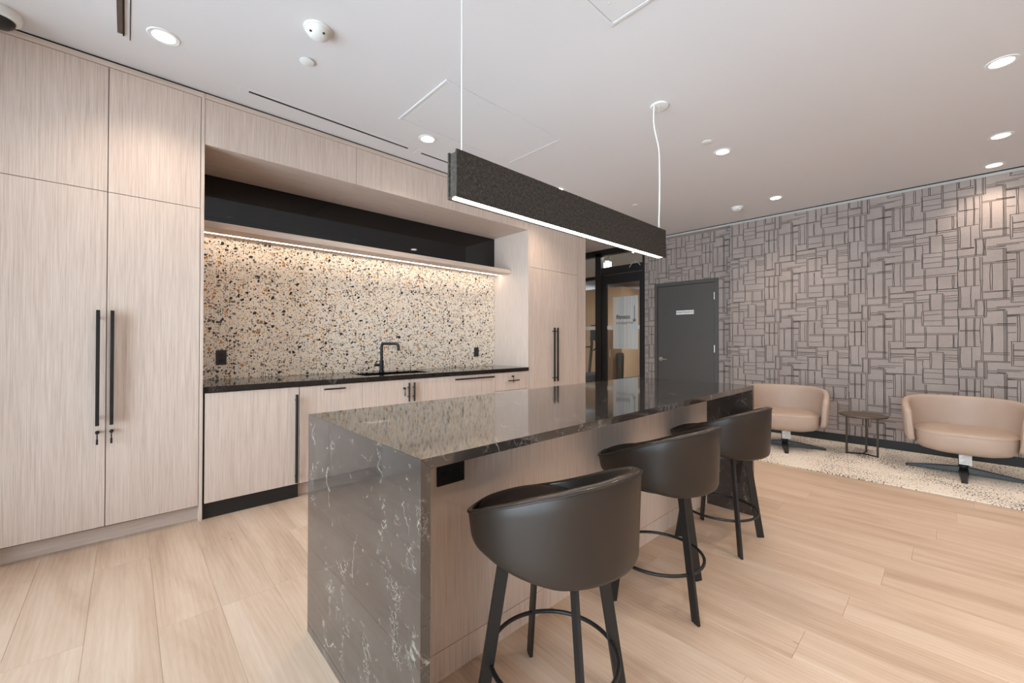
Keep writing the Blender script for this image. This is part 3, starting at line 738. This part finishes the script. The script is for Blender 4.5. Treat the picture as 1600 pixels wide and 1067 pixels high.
def base_cab(name, label, x0, x1, cat):
    t = thing(name, label, cat, ((x0 + x1) / 2, 3.8, 0), group='base cabinets under the counter')
    obj('body', box(x0 + .001, x1 - .001, YF + .020, YBK - .01, .10, .690 if name == 'sink_cabinet' else .871), 'shadow_gap', t)
    obj('toe_kick', box(x0, x1, YF + .066, YF + .084, 0, .10), 'oak_horizontal', t)
    return t
fg = thing('undercounter_fridge', 'panelled undercounter fridge with a tall black handle', 'fridge', (.69, 3.8, 0))
obj('body', box(.386, .993, YF + .024, YBK - .01, .0, .871), 'black_base', fg)
d = obj('door', box(.396, .9905, YF, YF + .022, .112, .866, bev=.001), 'oak_vertical', fg); pull_v(.9655, .130, .812, d, sq=.009)
gr = obj('grille', box(.386, .993, YF + .060, YF + .075, .005, .108, bev=.002), 'dark_plastic', fg)
for k in range(5): obj('louvre', box(.44, .97, YF + .052, YF + .062, .020 + .016 * k, .028 + .016 * k), 'matte_black', gr)
b1 = base_cab('waste_cabinet', 'pull out base cabinet beside the fridge with short black handle', .9945, 1.502, 'cabinet')
d = obj('door', box(.9962, 1.502 - G, YF, YF + .019, ZBT, .866, bev=.001), 'oak_vertical', b1); pull_h(1.169, 1.342, .834, d)
b2 = base_cab('sink_cabinet', 'double door sink cabinet with a key in its lock', 1.502, 2.424, 'cabinet')
d = obj('door', box(1.502 + G, 1.963 - G, YF, YF + .019, ZBT, .866, bev=.001), 'oak_vertical', b2); pull_v(1.937, .660, .836, d, sq=.005, off=.028); lock(1.895, .785, d)
d = obj('door', box(1.963 + G, 2.424 - G, YF, YF + .019, ZBT, .866, bev=.001), 'oak_vertical', b2); pull_v(1.992, .660, .836, d, sq=.005, off=.028)
b3 = base_cab('dishwasher', 'oak fronted dishwasher with the widest black bar handle', 2.424, 3.023, 'dishwasher')
d = obj('door', box(2.424 + G, 3.023 - G, YF, YF + .019, ZBT, .866, bev=.001), 'oak_vertical', b3); pull_h(2.46, 2.985, .832, d, r=.008)
b4 = base_cab('drawer_cabinet', 'drawer base cabinet with lock beside the right tall cabinet', 3.023, 3.548, 'cabinet')
for z0, z1 in ((.66, .866), (.39, .656), (ZBT, .386)):
    d = obj('drawer', box(3.023 + G, 3.548 - G, YF, YF + .019, z0, z1, bev=.001), 'oak_vertical', b4); zc = .771 if z1 > .8 else z1 - .08
    pull_h(3.20, 3.375, zc, d)
    if z1 > .8: lock(3.285, .818, d)

def outlet(name, label, verts_box, axis='y'):
    x0, x1, y0, z0, z1 = verts_box
    t = thing(name, label, 'outlet', ((x0 + x1) / 2, y0, z0), group='black power outlets')
    pl = obj('plate', box(x0, x1, y0 - .007, y0, z0, z1, bev=.002), 'dark_plastic', t)
    w, h = x1 - x0, z1 - z0; hor = w > h
    for k in (-1, 1):
        cx = (x0 + x1) / 2 + (k * w * .22 if hor else 0); cz = (z0 + z1) / 2 + (0 if hor else k * h * .20)
        s = obj('socket', box(cx - .017, cx + .017, y0 - .0095, y0 - .007, cz - .014, cz + .014, bev=.002), 'matte_black', pl)
outlet('wall_outlet', 'black outlet on the terrazzo near the left tall cabinet', (.535, .608, YBK - .006, 1.030, 1.150))
outlet('wall_outlet', 'black outlet on the terrazzo at the right of the faucet', (3.207, 3.280, YBK - .006, 1.030, 1.148))

# ------------------------------------------------------------------ island
IX0, IX1, IY0, IY1, IZ, TK = .567, 3.254, .953, 1.868, .917, .030
il = thing('kitchen_island', 'kitchen island in dark veined quartz with waterfall ends and oak front', 'island', ((IX0 + IX1) / 2, 1.41, 0))
def prism_y(poly, y0, y1):
    bm = bmesh.new(); A = [bm.verts.new((x, y0, z)) for x, z in poly]; B2 = [bm.verts.new((x, y1, z)) for x, z in poly]; n = len(poly)
    for i in range(n): bm.faces.new((A[i], A[(i + 1) % n], B2[(i + 1) % n], B2[i]))
    bm.faces.new(A[::-1]); bm.faces.new(B2)
    return bm
e = .0004      # hairline mitre joint between top and waterfall ends
obj('countertop', prism_y([(IX0 + e, IZ), (IX0 + TK + e, IZ - TK), (IX1 - TK - e, IZ - TK), (IX1 - e, IZ)], IY0, IY1), 'island_quartz', il)
obj('waterfall_panel', prism_y([(IX0, 0), (IX0 + TK, 0), (IX0 + TK, IZ - TK - e), (IX0, IZ - e)], IY0, IY1), 'island_quartz', il)
obj('waterfall_panel', prism_y([(IX1, 0), (IX1, IZ - e), (IX1 - TK, IZ - TK - e), (IX1 - TK, 0)], IY0, IY1), 'island_quartz', il)
YP = 1.265
obj('body', box(IX0 + TK, IX1 - TK, YP + .020, IY1 - .03, .005, IZ - TK - .0005), 'shadow_gap', il)
xs = [IX0 + TK, 1.48, 2.36, IX1 - TK]
for a, b in zip(xs, xs[1:]):
    obj('front_panel', box(a + .0004, b - .0004, YP, YP + .019, .108, IZ - TK - .0006, bev=.0004), 'oak_vertical', il)
    obj('kick_panel', box(a + .0002, b - .0002, YP + .001, YP + .019, 0, .1045, bev=.0004), 'oak_vertical', il)
for a, b in zip(xs, xs[1:]): obj('rear_door', box(a + G, b - G, IY1 - .030, IY1 - .011, .108, IZ - TK - .006, bev=.001), 'oak_vertical', il)
outlet('island_outlet', 'horizontal black outlet under the island top on the oak front', (.816, .937, YP, .704, .778))

# ------------------------------------------------------------------ pendant
PX0_, PX1_, PYF, PYB, PZ0, PZ1 = .996, 2.843, 1.400, 1.466, 1.832, 2.033
pd = thing('pendant_light', 'long charcoal felt linear pendant hanging over the island', 'pendant', ((PX0_ + PX1_) / 2, 1.433, PZ0))
obj('felt_side', box(PX0_, PX1_, PYF, PYF + .010, PZ0, PZ1, bev=.002), 'felt_charcoal', pd)
obj('felt_side', box(PX0_, PX1_, PYB - .010, PYB, PZ0, PZ1, bev=.002), 'felt_charcoal', pd)
obj('core', box(PX0_ + .008, PX1_ - .008, PYF + .0105, PYB - .0105, PZ0 + .012, PZ1 - .006), 'felt_charcoal', pd)
obj('led_diffuser', box(PX0_ + .02, PX1_ - .02, PYF + .0105, PYB - .0105, PZ0 + .004, PZ0 + .0115), 'pendant_diffuser', pd)
for x in (1.046, 2.800):
    obj('suspension_wire', add_tube(bmesh.new(), [(x, 1.433, PZ1 - .01), (x, 1.433, ZC - .018)], .0022, 8), 'white_plastic' if x < 2 else 'steel', pd, True)
    cn = obj('canopy', add_lathe(bmesh.new(), [(0, 0), (.062, 0), (.064, -.004), (.060, -.010), (0, -.012)], (x + .012, 1.433, ZC), 40), 'white_plastic', pd, True)
    obj('wire_gripper', add_lathe(bmesh.new(), [(0, -.012), (.007, -.012), (.006, -.030), (0, -.032)], (x, 1.433, ZC), 14), 'steel', cn, True)
cord = [(2.768, 1.452, ZC - .01), (2.766, 1.453, ZC - .06), (2.764, 1.453, ZC - .13), (2.772, 1.448, ZC - .19), (2.786, 1.440, ZC - .25), (2.800, 1.433, ZC - .31), (2.806, 1.430, ZC - .40), (2.807, 1.429, ZC - .55), (2.806, 1.430, ZC - .70), (2.802, 1.433, ZC - .82), (2.801, 1.433, PZ1 - .01)]
obj('power_cord', add_tube(bmesh.new(), cord, .0048, 10), 'white_plastic', pd, True)

# ------------------------------------------------------------------ bar stools
def interp(tab, a):
    for (a0, v0), (a1, v1) in zip(tab, tab[1:]):
        if a <= a1:
            k = (a - a0) / (a1 - a0); return v0 + (v1 - v0) * k
    return tab[-1][1]
RIM = [(0, .643), (30, .646), (45, .655), (60, .676), (75, .703), (90, .735), (107, .766), (125, .797), (150, .825), (180, .838)]
def rim(a):
    a = abs((a + 180) % 360 - 180)
    return (interp(RIM, max(0, a - 6)) + interp(RIM, a) + interp(RIM, min(180, a + 6))) / 3
def stool(x, y, face, leg0, label):
    t = thing('bar_stool', label, 'bar stool', (x, y, 0), group='bar stools at the island', local=True)
    N = 72; RT = .283
    D = lambda a: Vector((math.cos(math.radians(face + a)), math.sin(math.radians(face + a)), 0))
    ang = [360 * k / N for k in range(N)]
    rows = []
    ab = lambda a: abs((a + 180) % 360 - 180)
    zb = lambda a: .547 + .038 * max(0, min(1, (138 - ab(a)) / 50))
    for r, dz in ((.0, 0), (.10, 0), (.243, .0), (.260, .004), (.270, .012), (.2745, .024)): rows.append([D(a) * max(r, .001) + Vector((0, 0, (zb(a) if r > .2 else .546) + dz)) for a in ang])
    for k in range(1, 6):
        rows.append([D(a) * (.2745 + (RT - .2745) * (k / 5)) + Vector((0, 0, zb(a) + .024 + (rim(a) - zb(a) - .024) * k / 5)) for a in ang])
    th = lambda a: .014 + .016 * max(0, min(1, (ab(a) - 45) / 50))
    for k in range(1, 7):
        q = math.pi * k / 6
        rows.append([D(a) * (RT - th(a) / 2 * (1 - math.cos(q))) + Vector((0, 0, rim(a) + .009 * math.sin(q))) for a in ang])
    rows.append([D(a) * (RT - th(a) - .006) + Vector((0, 0, min(rim(a) - .008, .62 + .5 * (rim(a) - .62)))) for a in ang])
    rows.append([D(a) * (RT - th(a) - .016) + Vector((0, 0, .600)) for a in ang])
    bm = bmesh.new(); add_grid(bm, rows, True)
    shl = obj('shell', bm, ['stool_leather', 'stool_rim_highlight'], t, 50)
    nq = N
    for pi, pl in enumerate(shl.data.polygons): pl.material_index = 1 if 11 <= pi // nq <= 15 else 0
    obj('piping', add_tube(bmesh.new(), [D(a) * (RT + .001) + Vector((0, 0, rim(a) + .0005)) for a in ang], .0032, 8, True), 'stool_seat_leather', shl, True)
    rows = []
    for r, z in ((.001, .672), (.10, .670), (.17, .664), (.215, .655), (.236, .645), (.243, .630), (.240, .605)):
        row = []
        for a in ang:
            aa = abs((a + 180) % 360 - 180); k = max(0, min(1, (75 - aa) / 45)) * min(1, r / .2)
            row.append(D(a) * (r + .028 * k) + Vector((0, 0, z + .012 * k)))
        rows.append(row)
    bm = bmesh.new(); add_grid(bm, rows, True); obj('seat_cushion', bm, 'stool_seat_leather', t, True)
    obj('swivel_plate', add_lathe(bmesh.new(), [(0, .520), (.13, .520), (.15, .526), (.15, .549), (0, .549)], (0, 0, 0), 32), 'matte_black', t, True)
    for k in range(4):
        a = math.radians(leg0 + 90 * k); u = Vector((math.cos(a), math.sin(a), 0)); s = Vector((-math.sin(a), math.cos(a), 0))
        bm = bmesh.new(); w, d = .020, .006
        # flat bar, wide side set radially, splayed outwards
        aw, ad = u, s
        vs = []
        for z, r in ((0, .255), (.548, .165)):
            c0 = u * r + Vector((0, 0, z)); vs.append([bm.verts.new(c0 + aw * w * i + ad * d * j) for i, j in ((-1, -1), (1, -1), (1, 1), (-1, 1))])
        A, B2 = vs
        for i in range(4): bm.faces.new((A[i], A[(i + 1) % 4], B2[(i + 1) % 4], B2[i]))
        bm.faces.new(A[::-1]); bm.faces.new(B2)
        lg = obj('leg', bm, 'matte_black', t)
        obj('glide', add_box(bmesh.new(), u.x * .255 - .006, u.x * .255 + .006, u.y * .255 - .006, u.y * .255 + .006, -.0, .003), 'dark_plastic', lg)
    obj('foot_ring', add_tube(bmesh.new(), [(.212 * math.cos(2 * math.pi * k / 60), .212 * math.sin(2 * math.pi * k / 60), .19) for k in range(60)], .0075, 10, True), 'matte_black', t, True)
    return t
stool(1.045, .910, 86, 62, 'nearest black leather bar stool by the island outlet')
stool(1.918, .993, 87, 66, 'middle black leather bar stool at the island')
stool(2.730, .997, 86, 45, 'farthest black leather bar stool beside the island waterfall end')

# ------------------------------------------------------------------ lounge corner
RUGX0, RUGX1 = 4.757, XR - .012
tag(obj('area_rug', box(RUGX0, RUGX1, -1.65, 2.05, .0005, .010, bev=.003), 'rug_weave'), 'cream rug with dark flecks under the lounge chairs', 'rug')

def lounge(x, y, face, label, tag_label):
    t = thing('lounge_chair', label, 'armchair', (x, y, .010), group='swivel lounge chairs', local=True)
    fa = math.radians(face)
    F = Vector((math.cos(fa), math.sin(fa), 0)); S = Vector((math.sin(fa), -math.cos(fa), 0))      # forward, sideways
    P = lambda fw, sd, z: F * fw + S * sd + Vector((0, 0, z))
    # horseshoe shell: s from -1 (one arm front) over the back to +1
    NS = 49; rows = []
    HW, BK, FR = .372, -.315, .270
    def plan(s):
        q = s * 1.0
        L1 = .34; tot = L1 * 2 + 1.0
        d = (q + 1) / 2 * tot
        if d < L1: k = d / L1; return (FR - k * (FR - .02), -HW + .012 * (1 - k) ** 2 * 4 * .6, -90 + 6 * (1 - k))
        if d > tot - L1: k = (tot - d) / L1; return (FR - k * (FR - .02), HW - .012 * (1 - k) ** 2 * 4 * .6, 90 - 6 * (1 - k))
        an = math.pi * (d - L1) / (tot - 2 * L1)
        return (.02 - (-BK + .02) * math.sin(an), -HW * math.cos(an), 0)
    pts = [plan(-1 + 2 * i / (NS - 1)) for i in range(NS)]
    for i in range(NS):
        s = -1 + 2 * i / (NS - 1)
        a = pts[max(0, i - 1)]; b = pts[min(NS - 1, i + 1)]
        tx, ty = b[0] - a[0], b[1] - a[1]; l = math.hypot(tx, ty); nx, ny = ty / l, -tx / l        # outward normal
        if nx * pts[i][0] + ny * pts[i][1] < 0: nx, ny = -nx, -ny
        e = abs(s); zt = .690 - .110 * max(0, min(1, (e - .30) / .70)) ** 1.5
        zb = .262 + .03 * max(0, (e - .7) / .3)
        endk = max(0, (e - .94) / .06); sc = math.sqrt(max(.0, 1 - endk ** 2)) if endk < 1 else .12
        sc = max(sc, .12)
        hw = .032 * (.45 + .55 * sc); zc, hh = (zt + zb) / 2, (zt - zb) / 2 * (.80 + .20 * sc)
        row = []
        M = 20
        for k in range(M):
            th = 2 * math.pi * k / M; c_, s_ = math.cos(th), math.sin(th)
            du = hw * math.copysign(abs(c_) ** .6, c_); dz = hh * math.copysign(abs(s_) ** .35, s_)
            z = zc + dz; lean = .012 * (z - .45) / .2 - .018 * max(0, (.34 - z) / .08)
            row.append(P(pts[i][0] + nx * (du + lean), pts[i][1] + ny * (du + lean), z))
        rows.append(row)
    bm = bmesh.new(); vs = add_grid(bm, rows, True); bm.faces.new(vs[0][::-1]); bm.faces.new(vs[-1])
    sh_ = obj('backrest_shell', bm, 'chair_leather', t, 60)
    seam = []
    # seat cushion: rounded D with a bellied underside
    N = 64; rows = []
    def dpt(an, k):
        c_, s_ = math.cos(an), math.sin(an)
        fw = (.335 if c_ > 0 else .275) * math.copysign(abs(c_) ** .75, c_); sd = .332 * math.copysign(abs(s_) ** .62, s_)
        return fw * k, sd * k
    for k, z in ((.02, .424), (.5, .422), (.85, .414), (.955, .404), (.99, .392), (1.0, .375), (1.0, .330), (.985, .300), (.96, .268), (.88, .238), (.68, .216), (.02, .208)):
        rows.append([P(*dpt(2 * math.pi * i / N, k), z) for i in range(N)])
    bm = bmesh.new(); add_grid(bm, rows, True); cu = obj('seat_cushion', bm, 'chair_leather', t, True)
    obj('piping', add_tube(bmesh.new(), [P(*dpt(2 * math.pi * i / N, .992), .392) for i in range(N)], .0028, 6, True), 'chair_leather', cu, True)
    obj('pedestal', add_lathe(bmesh.new(), [(0, .020), (.034, .020), (.034, .175), (.09, .195), (.09, .212), (0, .212)], (0, 0, 0), 28), 'matte_black', t, True)
    for k in range(4):
        an = fa + k * math.pi / 2; u = Vector((math.cos(an), math.sin(an), 0)); s2 = Vector((-u.y, u.x, 0)); bm = bmesh.new(); st = []
        for r, w, z0, z1 in ((.02, .034, .022, .066), (.20, .026, .012, .046), (.375, .019, .0, .022), (.385, .012, .0, .018)):
            st.append([bm.verts.new(u * r + s2 * w * i + Vector((0, 0, z))) for i, z in ((-1, z0), (1, z0), (.8, z1), (-.8, z1))])
        for A, B2 in zip(st, st[1:]):
            for i in range(4): bm.faces.new((A[i], A[(i + 1) % 4], B2[(i + 1) % 4], B2[i]))
        bm.faces.new(st[0][::-1]); bm.faces.new(st[-1]); obj('base_arm', bm, 'matte_black', t)
    bm = bmesh.new(); pr = bmesh.new()
    def card(b_, f_, s0, s1, z0, z1, d):
        v = [b_.verts.new(P(f_ + dd, s_, z)) for dd in (0, d) for s_, z in ((s0, z0), (s1, z0), (s1, z1), (s0, z1))]
        for q in ((0, 1, 2, 3), (7, 6, 5, 4), (0, 4, 5, 1), (1, 5, 6, 2), (2, 6, 7, 3), (3, 7, 4, 0)): b_.faces.new([v[i] for i in q])
    card(bm, .10, -.050, .030, .105, .210, .0015)
    tg = obj('care_tag', bm, 'paper_white', t); tg['label'] = tag_label
    for i in range(6): card(pr, .1016, -.045, .020 - .012 * (i % 3), .118 + .013 * i, .121 + .013 * i, .0003)
    obj('tag_print', pr, 'ink_grey', tg)
    return t
lounge(5.64, -.085, 180, 'beige leather swivel armchair at the right edge', 'white care tag')
lounge(5.61, 1.32, 196, 'beige leather swivel armchair behind the bar stools', 'white care tag')

tb = thing('side_table', 'small bronze side table between the two armchairs', 'table', (5.84, .645, .010))
obj('table_top', add_lathe(bmesh.new(), [(0, .418), (.196, .418), (.204, .422), (.206, .430), (.204, .438), (.198, .440), (0, .440)], (5.84, .645, 0), 48), 'bronze_top', tb, True)
hub = Vector((5.825, .645, .017))
for lx, ly in ((5.745, .772), (5.760, .520), (5.965, .632)):
    bm = box(lx - .009, lx + .009, ly - .009, ly + .009, .010, .418, bev=.001); obj('leg', bm, 'bronze', tb)
    dv = Vector((lx, ly, .017)) - hub
    obj('foot_bar', add_tube(bmesh.new(), [hub, hub + dv], .0065, 8), 'bronze', tb)
